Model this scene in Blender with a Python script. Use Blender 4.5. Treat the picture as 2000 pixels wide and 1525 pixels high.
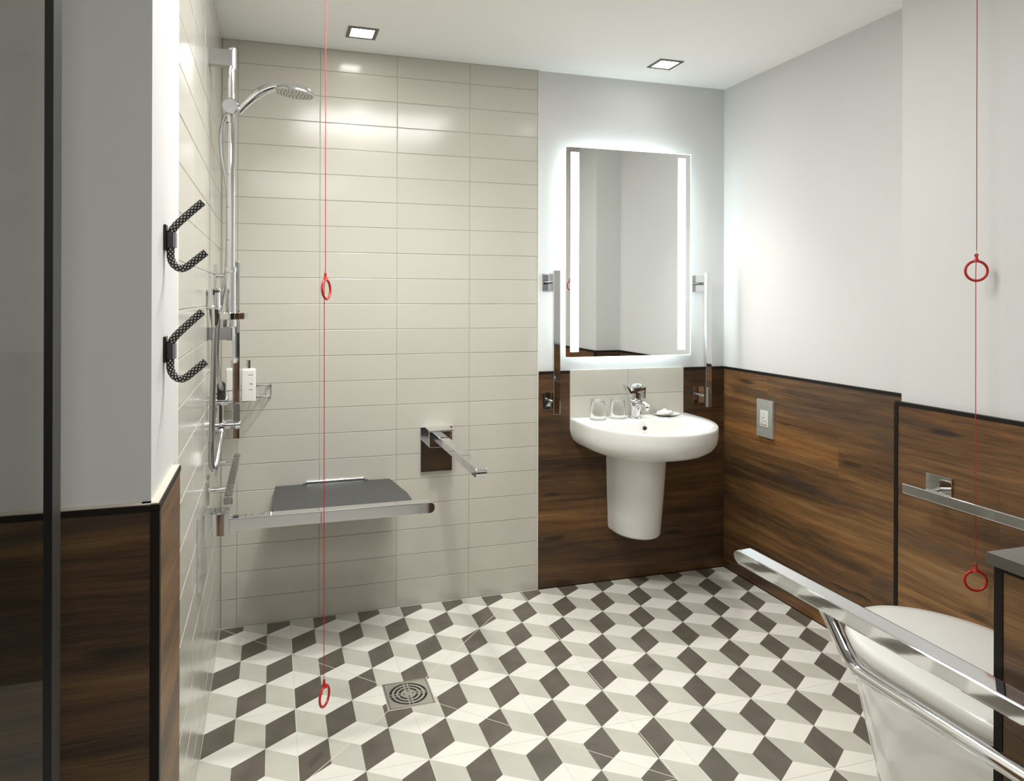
import bpy, bmesh, math, random
from math import sin, cos, pi, radians
from mathutils import Vector, Matrix
random.seed(7)
S = bpy.context.scene
for o in list(bpy.data.objects): bpy.data.objects.remove(o)
COL = S.collection

# ------------------------------------------------------------------ camera
F, YAW, ROLL, CX, CY, CH = 1369.41, 0.29079, 0.00284, 941.70, 580.16, 1.2422
cam = bpy.data.cameras.new('camera'); camo = bpy.data.objects.new('camera', cam); COL.objects.link(camo)
fw = Vector((sin(YAW), cos(YAW), 0)); rt = Vector((cos(YAW), -sin(YAW), 0)); up = Vector((0, 0, 1))
rc = rt*cos(ROLL) + up*sin(ROLL); uc = up*cos(ROLL) - rt*sin(ROLL)
m3 = Matrix((rc, uc, -fw)).transposed()
camo.matrix_world = Matrix.Translation((0, 0, CH)) @ m3.to_4x4()
cam.sensor_fit = 'HORIZONTAL'; cam.sensor_width = 36; cam.lens = F/2000*36
cam.shift_x = (1000-CX)/2000; cam.shift_y = (CY-762.5)/2000; cam.clip_start = 0.02
S.camera = camo

# ------------------------------------------------------------------ world, lights, exposure
W = bpy.data.worlds.new('world'); S.world = W; W.use_nodes = True
W.node_tree.nodes['Background'].inputs[0].default_value = (0.8, 0.78, 0.74, 1)
W.node_tree.nodes['Background'].inputs[1].default_value = 0.05
S.view_settings.view_transform = 'Standard'; S.view_settings.look = 'None'
S.view_settings.exposure = 2.32; S.view_settings.gamma = 1; S.view_settings.use_curve_mapping = False
WARM = (1.0, 0.995, 0.965)
SPOT_W, SOFT_W = 4.9, 4.3
LENS_E, STRIP_E, BACK_E = 4.0, 2.6, 2.3
LAMPS = [(0.312, 2.585, 0.30, 100), (1.555, 2.563, 1.15, 86), (0.42, 1.96, 1.5, 140), (1.40, 1.80, 0.15, 110)]   # ceiling downlights (x, y, dimming); last two unseen, added as fill
CEIL = 2.208
def lamp_lights(x, y, k, ang):
    sp = bpy.data.lights.new('downlight_beam', 'SPOT'); sp.energy = SPOT_W*k; sp.color = WARM
    sp.spot_size = radians(ang); sp.spot_blend = 1.0; sp.shadow_soft_size = 0.045
    so = bpy.data.objects.new('downlight_beam', sp); so.location = (x, y, CEIL-0.03); COL.objects.link(so)
for l in LAMPS: lamp_lights(*l)
for nm, loc, rot, sx, sy, e in [('room_fill_light', (0.52, 1.66, CEIL-0.015), (0, 0, 0), 0.8, 0.6, SOFT_W),  # unseen fill areas added to brighten room and hall, no real fixtures
                               ('hall_fill_light', (0.2, -0.45, CEIL-0.02), (0, 0, 0), 0.8, 0.5, 2.9)]:
    al = bpy.data.lights.new(nm, 'AREA'); al.shape = 'RECTANGLE'; al.size = sx; al.size_y = sy; al.energy = e; al.color = (1, .995, .97)
    ao = bpy.data.objects.new(nm, al); ao.location = loc; ao.rotation_euler = rot; COL.objects.link(ao)

# ------------------------------------------------------------------ materials
def mat(name, col, rough=0.5, metal=0.0, **kw):
    m = bpy.data.materials.new(name); m.use_nodes = True
    b = m.node_tree.nodes['Principled BSDF']
    b.inputs['Base Color'].default_value = (*col, 1); b.inputs['Roughness'].default_value = rough; b.inputs['Metallic'].default_value = metal
    for k, v in kw.items():
        b.inputs[k.replace('_', ' ')].default_value = v
    return m
def noisy(m, col, amt, scale, detail=4, bump=0.0, bscale=None, obj_var=0.0):
    """multiplies the base colour by a soft noise and per-object random, optional fine bump"""
    nt = m.node_tree; b = nt.nodes['Principled BSDF']
    tc = nt.nodes.new('ShaderNodeTexCoord'); geo = nt.nodes.new('ShaderNodeNewGeometry')
    n = nt.nodes.new('ShaderNodeTexNoise'); n.inputs['Scale'].default_value = scale; n.inputs['Detail'].default_value = detail
    nt.links.new(geo.outputs['Position'], n.inputs['Vector'])
    mr = nt.nodes.new('ShaderNodeMapRange'); mr.inputs['From Min'].default_value = .25; mr.inputs['From Max'].default_value = .75
    mr.inputs['To Min'].default_value = 1-amt; mr.inputs['To Max'].default_value = 1+amt
    nt.links.new(n.outputs['Fac'], mr.inputs['Value'])
    val = mr.outputs[0]
    if obj_var:
        oi = nt.nodes.new('ShaderNodeObjectInfo'); r2 = nt.nodes.new('ShaderNodeMapRange')
        r2.inputs['To Min'].default_value = 1-obj_var; r2.inputs['To Max'].default_value = 1+obj_var
        nt.links.new(oi.outputs['Random'], r2.inputs['Value'])
        mu = nt.nodes.new('ShaderNodeMath'); mu.operation = 'MULTIPLY'
        nt.links.new(val, mu.inputs[0]); nt.links.new(r2.outputs[0], mu.inputs[1]); val = mu.outputs[0]
    vm = nt.nodes.new('ShaderNodeVectorMath'); vm.operation = 'SCALE'; vm.inputs[0].default_value = col
    nt.links.new(val, vm.inputs['Scale']); nt.links.new(vm.outputs[0], b.inputs['Base Color'])
    if bump:
        n2 = nt.nodes.new('ShaderNodeTexNoise'); n2.inputs['Scale'].default_value = bscale or scale*4; n2.inputs['Detail'].default_value = 3
        nt.links.new(geo.outputs['Position'], n2.inputs['Vector'])
        bp = nt.nodes.new('ShaderNodeBump'); bp.inputs['Strength'].default_value = bump; bp.inputs['Distance'].default_value = 0.001
        nt.links.new(n2.outputs['Fac'], bp.inputs['Height']); nt.links.new(bp.outputs[0], b.inputs['Normal'])
    return m
def emit(name, col, s):
    m = bpy.data.materials.new(name); m.use_nodes = True; nt = m.node_tree
    b = nt.nodes['Principled BSDF']; b.inputs['Base Color'].default_value = (*col, 1)
    b.inputs['Emission Color'].default_value = (*col, 1); b.inputs['Emission Strength'].default_value = s
    return m
def wood(name, axis, k=1.12, rough=0.42):
    """horizontal grained dark oak: world position stretched along axis, a new piece of grain per plank"""
    m = mat(name, (.1, .05, .02), rough); nt = m.node_tree; b = nt.nodes['Principled BSDF']; L = nt.links.new
    geo = nt.nodes.new('ShaderNodeNewGeometry'); sep = nt.nodes.new('ShaderNodeSeparateXYZ'); L(geo.outputs['Position'], sep.inputs[0])
    oi = nt.nodes.new('ShaderNodeObjectInfo')
    def math_(op, a, bb, c=None):
        n = nt.nodes.new('ShaderNodeMath'); n.operation = op
        for i, v in enumerate((a, bb, c)):
            if v is None: continue
            if isinstance(v, (int, float)): n.inputs[i].default_value = v
            else: L(v, n.inputs[i])
        return n.outputs[0]
    al = math_('MULTIPLY_ADD', oi.outputs['Random'], .45, sep.outputs[axis])
    def vec(sa, sz, w=0.0):
        c = nt.nodes.new('ShaderNodeCombineXYZ'); L(math_('MULTIPLY', al, sa), c.inputs[0]); L(math_('MULTIPLY', sep.outputs[2], sz), c.inputs[1]); c.inputs[2].default_value = w
        return c.outputs[0]
    def noise(v, det=5, dist=0.0, rgh=.55):
        n = nt.nodes.new('ShaderNodeTexNoise'); n.inputs['Scale'].default_value = 1; n.inputs['Detail'].default_value = det
        n.inputs['Distortion'].default_value = dist; n.inputs['Roughness'].default_value = rgh; L(v, n.inputs['Vector']); return n.outputs['Fac']
    warp = noise(vec(2.2, 5.0, 3.1), 2)
    zz = math_('MULTIPLY_ADD', warp, .045, sep.outputs[2])
    def vecz(sa, sz, w=0.0):
        c = nt.nodes.new('ShaderNodeCombineXYZ'); L(math_('MULTIPLY', al, sa), c.inputs[0]); L(math_('MULTIPLY', zz, sz), c.inputs[1]); c.inputs[2].default_value = w
        return c.outputs[0]
    big = noise(vecz(.8, 7.0), 4, .5)              # broad light and dark streaks
    mid = noise(vecz(1.6, 38.0, 1.7), 6, .3, .65)         # grain
    fine = noise(vecz(9.0, 300.0, 5.0), 4, .1, .7)  # pores
    vo = nt.nodes.new('ShaderNodeTexVoronoi'); vo.inputs['Scale'].default_value = 1; L(vecz(2.4, 11.3, .4), vo.inputs['Vector'])
    knot = nt.nodes.new('ShaderNodeMapRange'); knot.inputs['From Min'].default_value = .05; knot.inputs['From Max'].default_value = .14
    knot.inputs['To Min'].default_value = .16; knot.inputs['To Max'].default_value = 0; L(vo.outputs['Distance'], knot.inputs['Value'])
    s = math_('MULTIPLY', big, .50); s = math_('MULTIPLY_ADD', mid, .46, s); s = math_('MULTIPLY_ADD', fine, .30, s)
    s = math_('SUBTRACT', s, knot.outputs[0]); s = math_('MULTIPLY_ADD', math_('SUBTRACT', oi.outputs['Random'], .5), .035, s)
    cr = nt.nodes.new('ShaderNodeValToRGB'); L(s, cr.inputs[0])
    el = cr.color_ramp.elements
    el[0].position = .40; el[0].color = (.020*k, .013*k, .009*k, 1)
    el[1].position = .84; el[1].color = (.300*k, .180*k, .082*k, 1)
    e = el.new(.53); e.color = (.058*k, .032*k, .016*k, 1)
    e = el.new(.63); e.color = (.130*k, .065*k, .025*k, 1)
    e = el.new(.72); e.color = (.215*k, .113*k, .042*k, 1)
    def rng(v, a, bb, lo, hi):
        n = nt.nodes.new('ShaderNodeMapRange'); n.interpolation_type = 'SMOOTHSTEP'
        for nm, q in (('From Min', a), ('From Max', bb), ('To Min', lo), ('To Max', hi)): n.inputs[nm].default_value = q
        L(v, n.inputs['Value']); return n.outputs[0]
    def mix(f, a, col, mode='MIX'):
        n = nt.nodes.new('ShaderNodeMix'); n.data_type = 'RGBA'; n.blend_type = mode; L(f, n.inputs[0]); L(a, n.inputs[6]); n.inputs[7].default_value = col; return n.outputs[2]
    gold = mix(rng(noise(vecz(.7, 4.2, 8.0), 3, .4), .50, .66, 0, 1), cr.outputs[0], (1.38, 1.22, 1.0, 1), 'MULTIPLY')
    dk = math_('MULTIPLY', rng(noise(vecz(1.0, 6.5, 21.0), 4, .6), .56, .68, 0, .72), rng(mid, .38, .60, .55, 1))
    L(mix(dk, gold, (.040*k, .033*k, .027*k, 1)), b.inputs['Base Color'])
    bp = nt.nodes.new('ShaderNodeBump'); bp.inputs['Strength'].default_value = .18; bp.inputs['Distance'].default_value = .001
    L(fine, bp.inputs['Height']); L(bp.outputs[0], b.inputs['Normal'])
    return m
def braid(name):
    m = mat(name, (.02, .02, .02), .55); nt = m.node_tree; b = nt.nodes['Principled BSDF']; L = nt.links.new
    uv = nt.nodes.new('ShaderNodeUVMap'); sep = nt.nodes.new('ShaderNodeSeparateXYZ'); L(uv.outputs[0], sep.inputs[0])
    def mt(op, a, bb):
        n = nt.nodes.new('ShaderNodeMath'); n.operation = op
        for i, v in enumerate((a, bb)):
            if isinstance(v, (int, float)): n.inputs[i].default_value = v
            else: L(v, n.inputs[i])
        return n.outputs[0]
    u = mt('MULTIPLY', sep.outputs[0], 6.0); v = mt('MULTIPLY', sep.outputs[1], 125.0)
    a = mt('FRACT', mt('ADD', u, v), 0); c = mt('FRACT', mt('SUBTRACT', u, v), 0)
    la = mt('GREATER_THAN', a, .56); lc = mt('GREATER_THAN', c, .56); k = mt('MULTIPLY', la, lc)
    mx = nt.nodes.new('ShaderNodeMix'); mx.data_type = 'RGBA'; L(k, mx.inputs[0])
    mx.inputs[6].default_value = (.012, .011, .010, 1); mx.inputs[7].default_value = (.74, .72, .68, 1)
    L(mx.outputs[2], b.inputs['Base Color'])
    return m
PAINT_C = (.67, .67, .66)
M = dict(
    paint=noisy(mat('paint', PAINT_C, .6), PAINT_C, .012, 3, bump=.05, bscale=260),
    ceiling=noisy(mat('ceiling_paint', (.91, .91, .89), .7), (.91, .91, .89), .01, 2),
    walltile=noisy(mat('wall_tile', (.56, .54, .475), .16), (.56, .54, .475), .012, 5, bump=.05, bscale=14, obj_var=.015),
    grout=mat('grout', (.42, .40, .34), .8), fgrout=mat('floor_grout', (.74, .71, .63), .8),
    fwhite=noisy(mat('floor_white', (.83, .81, .74), .34), (.83, .81, .74), .05, 7, 6, obj_var=.02),
    fgrey=noisy(mat('floor_grey', (.57, .56, .49), .34), (.57, .56, .49), .08, 9, 6, obj_var=.03),
    fdark=noisy(mat('floor_dark', (.130, .114, .091), .34), (.130, .114, .091), .22, 14, 7, obj_var=.04),
    woodx_shaded=wood('wood_across_shaded', 0, .60), woody=wood('wood_along', 1),  # across-grain copy is the same oak, darkened to hold the shade below the basin
    trim=mat('dark_trim', (.010, .007, .005), .5, Specular_IOR_Level=.25), ledge=mat('ledge_putty', (.66, .60, .50), .6),
    whitetrim=mat('white_trim', (.80, .78, .72), .4),
    chrome=mat('chrome', (.72, .725, .74), .045, 1.0), satin=mat('satin_chrome', (.50, .50, .51), .24, 1.0),
    steel=noisy(mat('brushed_steel', (.80, .77, .70), .42, 1.0), (.80, .77, .70), .06, 60),
    ceramic=mat('ceramic', (.83, .825, .79), .09), plastic=mat('white_plastic', (.70, .69, .655), .22),
    seat=mat('grey_plastic', (.062, .064, .064), .42), red=mat('red_plastic', (.50, .018, .014), .28),
    cord=mat('red_cord', (.45, .03, .02), .7), brass=mat('link_metal', (.72, .62, .42), .25, 1.0),
    black=mat('black_frame', (.006, .006, .006), .35), charcoal=mat('charcoal_edge', (.035, .033, .030), .4),
    worktop=noisy(mat('worktop', (.105, .095, .078), .30), (.105, .095, .078), .04, 30),
    bottle=mat('bottle_plastic', (.76, .745, .69), .3), ink=mat('ink', (.06, .055, .05), .6),
    brownmetal=mat('dark_bronze', (.030, .024, .020), .25, .6), dark=mat('dark_void', (.012, .010, .009), .7),
    braid=braid('braided_rope'), greyplate=mat('grey_socket_plate', (.44, .45, .41), .34, .35),
    bezel=mat('downlight_bezel', (.16, .15, .14), .25, .8),
    mirror=mat('mirror_silver', (.86, .88, .87), .0, 1.0), mirroredge=emit('mirror_bright_edge', (.90, .95, .93), .7),
    strip=emit('mirror_light_strip', (1, .99, .97), STRIP_E), back=emit('mirror_backlight', (.80, .95, 1.0), BACK_E),
    lens=emit('downlight_lens', (1, .97, .92), LENS_E), soap=mat('soap_wrap', (.85, .84, .80), .35),
    redink=mat('red_ink', (.55, .08, .05), .5),
)
def glass(name, col, rough=0.0, ior=1.45):
    m = mat(name, col, rough); b = m.node_tree.nodes['Principled BSDF']
    b.inputs['Transmission Weight'].default_value = 1; b.inputs['IOR'].default_value = ior; return m
M['dishglass'] = glass('dish_glass', (.99, .995, .985), 0, 1.12)
M['glass'] = glass('tumbler_glass', (.99, .995, .985), 0, 1.28); M['pane'] = glass('smoked_door_glass', (.93, .94, .90), 0, 1.45)

# ------------------------------------------------------------------ mesh helpers
def link(name, me, m, parent=None, smooth=None, **props):
    o = bpy.data.objects.new(name, me); COL.objects.link(o)
    if m is not None:
        for mm in (m if isinstance(m, (list, tuple)) else [m]): me.materials.append(mm)
    if parent is not None:
        o.parent = parent
        o.matrix_parent_inverse = Matrix.Translation(-PLOC[parent.name])
    PLOC[o.name] = Vector(PLOC[parent.name]) if parent is not None and parent.name in PLOC and False else Vector((0, 0, 0))
    if smooth is not None:
        for p in me.polygons: p.use_smooth = True
        me.set_sharp_from_angle(angle=radians(smooth))
        if smooth in (30, 35):
            wn_ = o.modifiers.new('normals', 'WEIGHTED_NORMAL'); wn_.keep_sharp = True; wn_.weight = 100
    for k, v in props.items(): o[k] = v
    return o
PLOC = {}
def empty(name, loc, label, cat, group=None):
    o = bpy.data.objects.new(name, None); COL.objects.link(o); o.location = loc; o.empty_display_size = .05
    o['label'] = label; o['category'] = cat
    if group: o['group'] = group
    PLOC[o.name] = Vector(loc); return o
def tag(o, label, cat, group=None):
    o['label'] = label; o['category'] = cat
    if group: o['group'] = group
    return o
def fin(bm, name='m'):
    bmesh.ops.recalc_face_normals(bm, faces=bm.faces)
    me = bpy.data.meshes.new(name); bm.to_mesh(me); bm.free(); return me
def box_bm(bm, x0, x1, y0, y1, z0, z1, bev=0, seg=2):
    r = bmesh.ops.create_cube(bm, size=1); vs = r['verts']
    for v in vs:
        v.co = Vector(((x0+x1)/2 + v.co.x*(x1-x0), (y0+y1)/2 + v.co.y*(y1-y0), (z0+z1)/2 + v.co.z*(z1-z0)))
    if bev:
        es = list({e for v in vs for e in v.link_edges})
        bmesh.ops.bevel(bm, geom=es, offset=bev, segments=seg, profile=.5, affect='EDGES')
def box(name, x0, x1, y0, y1, z0, z1, m, parent=None, bev=0, seg=2, **kw):
    bm = bmesh.new(); box_bm(bm, min(x0, x1), max(x0, x1), min(y0, y1), max(y0, y1), min(z0, z1), max(z0, z1), bev, seg)
    return link(name, fin(bm), m, parent, smooth=(35 if bev else None), **kw)
def boxes(name, lst, m, parent=None, bev=0, **kw):
    bm = bmesh.new()
    for b in lst: box_bm(bm, *b, bev=bev)
    return link(name, fin(bm), m, parent, smooth=(35 if bev else None), **kw)
def smooth_path(pts, n=6):
    """Catmull-Rom through the points"""
    P = [Vector(p) for p in pts]; P = [2*P[0]-P[1]] + P + [2*P[-1]-P[-2]]; out = []
    for i in range(1, len(P)-2):
        for k in range(n):
            t = k/n
            out.append(.5*((2*P[i]) + (-P[i-1]+P[i+1])*t + (2*P[i-1]-5*P[i]+4*P[i+1]-P[i+2])*t*t + (-P[i-1]+3*P[i]-3*P[i+1]+P[i+2])*t**3))
    out.append(P[-2]); return out
def tube_bm(bm, pts, r, segs=12, cap=True, closed=False, sc=None):
    pts = [Vector(p) for p in pts]; n = len(pts); rings = []
    rr = r if isinstance(r, (list, tuple)) else [r]*n
    uvl = bm.loops.layers.uv.verify(); d = [0]
    for i in range(1, n): d.append(d[-1] + (pts[i]-pts[i-1]).length)
    nrm = None
    for i, p in enumerate(pts):
        a = pts[(i-1) % n] if (i > 0 or closed) else pts[i]; b = pts[(i+1) % n] if (i < n-1 or closed) else pts[i]
        t = (b-a).normalized()
        if nrm is None:
            nrm = t.orthogonal().normalized() if abs(t.z) > .9 or True else None
        nrm = (nrm - t*nrm.dot(t)).normalized(); bn = t.cross(nrm)
        sx, sy = sc or (1, 1)
        rings.append([bm.verts.new(p + (nrm*cos(2*pi*k/segs)*sx + bn*sin(2*pi*k/segs)*sy)*rr[i]) for k in range(segs)])
    last = n if closed else n-1
    for i in range(last):
        A, B = rings[i], rings[(i+1) % n]
        for k in range(segs):
            f = bm.faces.new((A[k], A[(k+1) % segs], B[(k+1) % segs], B[k]))
            us = [(k/segs, d[i]), ((k+1)/segs, d[i]), ((k+1)/segs, d[min(i+1, n-1)]), (k/segs, d[min(i+1, n-1)])]
            for l, u in zip(f.loops, us): l[uvl].uv = u
    if cap and not closed:
        bm.faces.new(rings[0][::-1]); bm.faces.new(rings[-1])
def tube(name, pts, r, m, parent=None, segs=16, **kw):
    cl = kw.pop('closed', False); sc = kw.pop('sc', None)
    bm = bmesh.new(); tube_bm(bm, pts, r, segs, closed=cl, sc=sc); return link(name, fin(bm), m, parent, smooth=40, **kw)
def lathe_bm(bm, prof, origin, axis=Vector((0, 0, 1)), segs=32):
    """prof: (radius, height) list along axis"""
    axis = Vector(axis).normalized(); u = axis.orthogonal().normalized(); v = axis.cross(u); O = Vector(origin); rings = []
    for r, h in prof:
        if r < 1e-6: rings.append([bm.verts.new(O+axis*h)])
        else: rings.append([bm.verts.new(O + axis*h + (u*cos(2*pi*k/segs)+v*sin(2*pi*k/segs))*r) for k in range(segs)])
    for A, B in zip(rings, rings[1:]):
        for k in range(segs):
            k2 = (k+1) % segs
            if len(A) == 1 and len(B) == 1: continue
            if len(A) == 1: bm.faces.new((A[0], B[k], B[k2]))
            elif len(B) == 1: bm.faces.new((A[k], B[0], A[k2]))
            else: bm.faces.new((A[k], B[k], B[k2], A[k2]))
def lathe(name, prof, origin, m, parent=None, axis=(0, 0, 1), segs=32, ang=35, **kw):
    bm = bmesh.new(); lathe_bm(bm, prof, origin, axis, segs); return link(name, fin(bm), m, parent, smooth=ang, **kw)
def loft(name, rings, m, parent=None, capb=True, capt=True, ang=45, **kw):
    bm = bmesh.new(); R = [[bm.verts.new(p) for p in r] for r in rings]; n = len(R[0])
    for A, B in zip(R, R[1:]):
        for k in range(n): bm.faces.new((A[k], A[(k+1) % n], B[(k+1) % n], B[k]))
    if capb: bm.faces.new(R[0][::-1])
    if capt: bm.faces.new(R[-1])
    return link(name, fin(bm), m, parent, smooth=ang, **kw)
def prism(name, poly, frame, depth, m, parent=None, bev=0, **kw):
    """poly 2D extruded: frame = (origin, u, v, w)"""
    O, u, v, w = [Vector(a) for a in frame]; bm = bmesh.new()
    a = [bm.verts.new(O+u*p[0]+v*p[1]) for p in poly]; b = [bm.verts.new(O+u*p[0]+v*p[1]+w*depth) for p in poly]
    n = len(poly); fa = bm.faces.new(a); fb = bm.faces.new(b[::-1])
    for i in range(n): bm.faces.new((a[i], b[i], b[(i+1) % n], a[(i+1) % n]))
    if bev: bmesh.ops.bevel(bm, geom=list(fa.edges)+list(fb.edges), offset=bev, segments=2, profile=.5, affect='EDGES')
    return link(name, fin(bm), m, parent, smooth=30, **kw)
def dring(cx, yb, yf, hw, e, z, dx=0, nb=8, ns=6, ne=40, rcb=.0):
    """D outline: straight back at yb, straight sides, half-ellipse front reaching yf"""
    sg = 1 if yf > yb else -1; ys = yf - sg*e; pts = []
    for i in range(nb): t = i/nb; pts.append((cx-hw + 2*hw*t, yb))
    for i in range(ns): t = i/ns; pts.append((cx+hw, yb+(ys-yb)*t))
    for i in range(ne): a = pi*i/ne; pts.append((cx+hw*cos(a), ys+sg*e*sin(a)))
    for i in range(ns): t = i/ns; pts.append((cx-hw, ys+(yb-ys)*t))
    if rcb:
        out = []
        for x, y in pts:
            dxx = hw - abs(x-cx); dyy = abs(y-yb)
            if dxx < rcb and dyy < rcb:
                a = Vector((rcb-dxx, rcb-dyy)); 
                if a.length > rcb: a = a.normalized()*rcb
                x = cx + math.copysign(hw-rcb+a.x, x-cx); y = yb + sg*(rcb-a.y)
            out.append((x, y))
        pts = out
    return [Vector((x, y, z)) for x, y in pts]

# ------------------------------------------------------------------ room shell
D = 2.790; XL = -.1834; XR = 2.002; XN = 1.84; YS = 1.706; XN0 = .78; YN0 = .40
def struct(o): o['kind'] = 'structure'; return o
floor = struct(box('floor', -1.3, 2.2, .33, 3.0, -.10, -.0007, M['fgrout']))
hallf = struct(box('floor_hall', -1.3, 2.2, -.55, .30, -.10, 0, noisy(mat('hall_tile', (.62, .59, .53), .6), (.62, .59, .53), .04, 20)))
struct(box('floor_carpet', -1.3, 2.2, -1.25, -.55, -.10, 0, noisy(mat('hall_carpet', (.06, .052, .045), .95), (.06, .052, .045), .1, 120)))
struct(box('trim_1', -1.3, 2.2, .30, .33, -.10, .004, M['steel']))
ceil = struct(box('ceiling', -1.3, 2.2, -1.2, 3.0, CEIL, CEIL+.1, M['ceiling']))
wb = struct(box('wall_back', -.32, 2.2, D+.007, D+.12, -.05, CEIL+.05, M['paint']))
wl = struct(box('wall_left', -.32, -.178, 1.18, D+.05, -.05, CEIL+.05, M['paint']))
# tiled stretch sits a little behind the painted pier
bm = bmesh.new(); box_bm(bm, -.32, -.178, 1.18, 1.49, -.05, CEIL+.05); box_bm(bm, -.32, -.190, 1.49, D+.05, -.05, CEIL+.05); old = wl.data
wl.data = fin(bm); wl.data.materials.append(M['paint'])
wlf = struct(box('wall_left_near', -1.3, -.32, 1.18, 1.30, -.05, CEIL+.05, M['paint']))
wr = struct(box('wall_right', XR+.006, XR+.2, YS-.05, D+.05, -.05, CEIL+.05, M['paint']))
wn = struct(box('wall_right_near', XN+.013, XR+.2, -1.2, YS-.012, -.05, CEIL+.05, M['paint']))
wf = struct(box('wall_near', XN0+.01, XN+.05, .10, YN0-.01, -.05, CEIL+.05, M['paint']))
wbh = struct(box('wall_front', -1.3, XR+.2, -1.25, -1.15, -.05, CEIL+.05, M['paint']))
box('dark_panel', -1.24, XR, -1.15, -1.13, 0, 1.02, mat('hall_dark_panel', (.022, .015, .011), .5), wbh)  # unseen dark panel added behind the camera for the chrome to reflect
wsd = struct(box('wall_left_hall', -1.35, -1.25, -1.2, 1.3, -.05, CEIL+.05, M['paint']))

# --- wall tiles -------------------------------------------------------------
TW, TH, G, BV = .302, .1009, .0011, .0013
def tile_mesh(name, w, h, face):
    """bevelled tile; face 'back' faces -Y, 'left' faces +X; origin at lower corner"""
    x0, x1, z0, z1 = G, w-G, G, h-G; d1, d0 = 0.0, .0045
    prof = [((x0+BV, z0+BV), (x1-BV, z0+BV), (x1-BV, z1-BV), (x0+BV, z1-BV), d1),
            ((x0+BV*.35, z0+BV*.35), (x1-BV*.35, z0+BV*.35), (x1-BV*.35, z1-BV*.35), (x0+BV*.35, z1-BV*.35), d1+BV*.25),
            ((x0, z0), (x1, z0), (x1, z1), (x0, z1), d1+BV), ((x0, z0), (x1, z0), (x1, z1), (x0, z1), d0)]
    bm = bmesh.new(); R = []
    for *c, d in prof:
        R.append([bm.verts.new((a, d, b) if face == 'back' else (-d, a, b)) for a, b in c])
    bm.faces.new(R[0])
    for A, B in zip(R, R[1:]):
        for k in range(4): bm.faces.new((A[k], A[(k+1) % 4], B[(k+1) % 4], B[k]))
    bmesh.ops.recalc_face_normals(bm, faces=bm.faces)
    f0 = max(bm.faces, key=lambda f: f.calc_area())
    want = Vector((0, -1, 0)) if face == 'back' else Vector((1, 0, 0))
    if f0.normal.dot(want) < 0: bmesh.ops.reverse_faces(bm, faces=bm.faces)
    me = bpy.data.meshes.new(name); bm.to_mesh(me); bm.free(); me.materials.append(M['walltile']); return me
TC = {}
def put_tile(face, a, z, w, h, parent, plane):
    k = (face, round(w, 4), round(h, 4))
    if k not in TC: TC[k] = tile_mesh('tile', w, h, face)
    o = bpy.data.objects.new('tile', TC[k]); COL.objects.link(o); o.parent = parent
    jit = random.uniform(-.00025, .00025)
    o.location = (a, plane+jit, z) if face == 'back' else (plane+jit, a, z)
    o.rotation_euler = (random.uniform(-.0022, .0022), 0, random.uniform(-.0012, .0012)) if face == 'back' else (0, random.uniform(-.0022, .0022), random.uniform(-.0012, .0012))
zs = [0.0] + [2.1218-TH*k for k in range(20, -1, -1)] + [CEIL-.001]
xs = [XL+.001, -.126] + [-.126+TW*k for k in range(1, 5)]
box('grout_bed', XL-.01, xs[-1], D+.0014, D+.01, 0, CEIL, M['grout'], wb)
for i in range(len(xs)-1):
    for j in range(len(zs)-1): put_tile('back', xs[i], zs[j], xs[i+1]-xs[i], zs[j+1]-zs[j], wb, D)
box('edge_trim', xs[-1]-.0005, xs[-1]+.0035, D-.0015, D+.008, 0, CEIL, M['whitetrim'], wb)
ys = [1.535, 1.834, 2.134, 2.434, D-.056, D-.001] if False else [1.532, 1.829, 2.131, 2.433, 2.735, D-.001]
box('grout_bed', XL-.012, XL-.0014, 1.532, D, 0, CEIL, M['grout'], wl)
for i in range(len(ys)-1):
    for j in range(len(zs)-1): put_tile('left', ys[i], zs[j], ys[i+1]-ys[i], zs[j+1]-zs[j], wl, XL)
box('edge_trim', -.19, -.1815, 1.49, 1.532, 0, CEIL, M['whitetrim'], wl)

# --- wood dado --------------------------------------------------------------
DT = .926
ROWH = (DT-.011)/5
def dado(parent, axis, a0, a1, face, back, joints, wallm, z0=0.0):
    """five plank rows; joints = list of end-joint positions per row"""
    for r in range(5):
        cuts = [a0] + sorted(j for j in joints[r] if a0 < j < a1) + [a1]
        for c0, c1 in zip(cuts, cuts[1:]):
            g = .00015; z_0, z_1 = r*ROWH+g, (r+1)*ROWH-g
            if axis == 'x': box('plank', c0+g, c1-g, face, back, z_0, z_1, wallm, parent)
            else: box('plank', face, back, c0+g, c1-g, z_0, z_1, wallm, parent)
# back wall
dado(wb, 'x', xs[-1]+.0036, XR+.002, D-.005, D+.010, [[1.9], [1.35], [], [1.62], []], M['woodx_shaded'])
box('dado_trim', xs[-1]+.0036, 1.2285, D-.007, D+.010, DT-.011, DT, M['trim'], wb, bev=.0008)
box('dado_trim', 1.7875, XR, D-.007, D+.010, DT-.011, DT, M['trim'], wb, bev=.0008)
box('skirting_seal', xs[-1]+.0036, XR, D-.0062, D-.004, 0, .004, M['trim'], wb)
# right wall
dado(wr, 'y', YS, D-.005, XR, XR+.02, [[2.0], [2.55, 1.95], [], [2.1], [2.487]], M['woody'])
box('dado_trim', XR-.002, XR+.02, YS, D-.005, DT-.011, DT, M['trim'], wr, bev=.0008)
box('skirting_seal', XR-.0012, XR+.001, YS, D-.005, 0, .004, M['trim'], wr)
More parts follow.
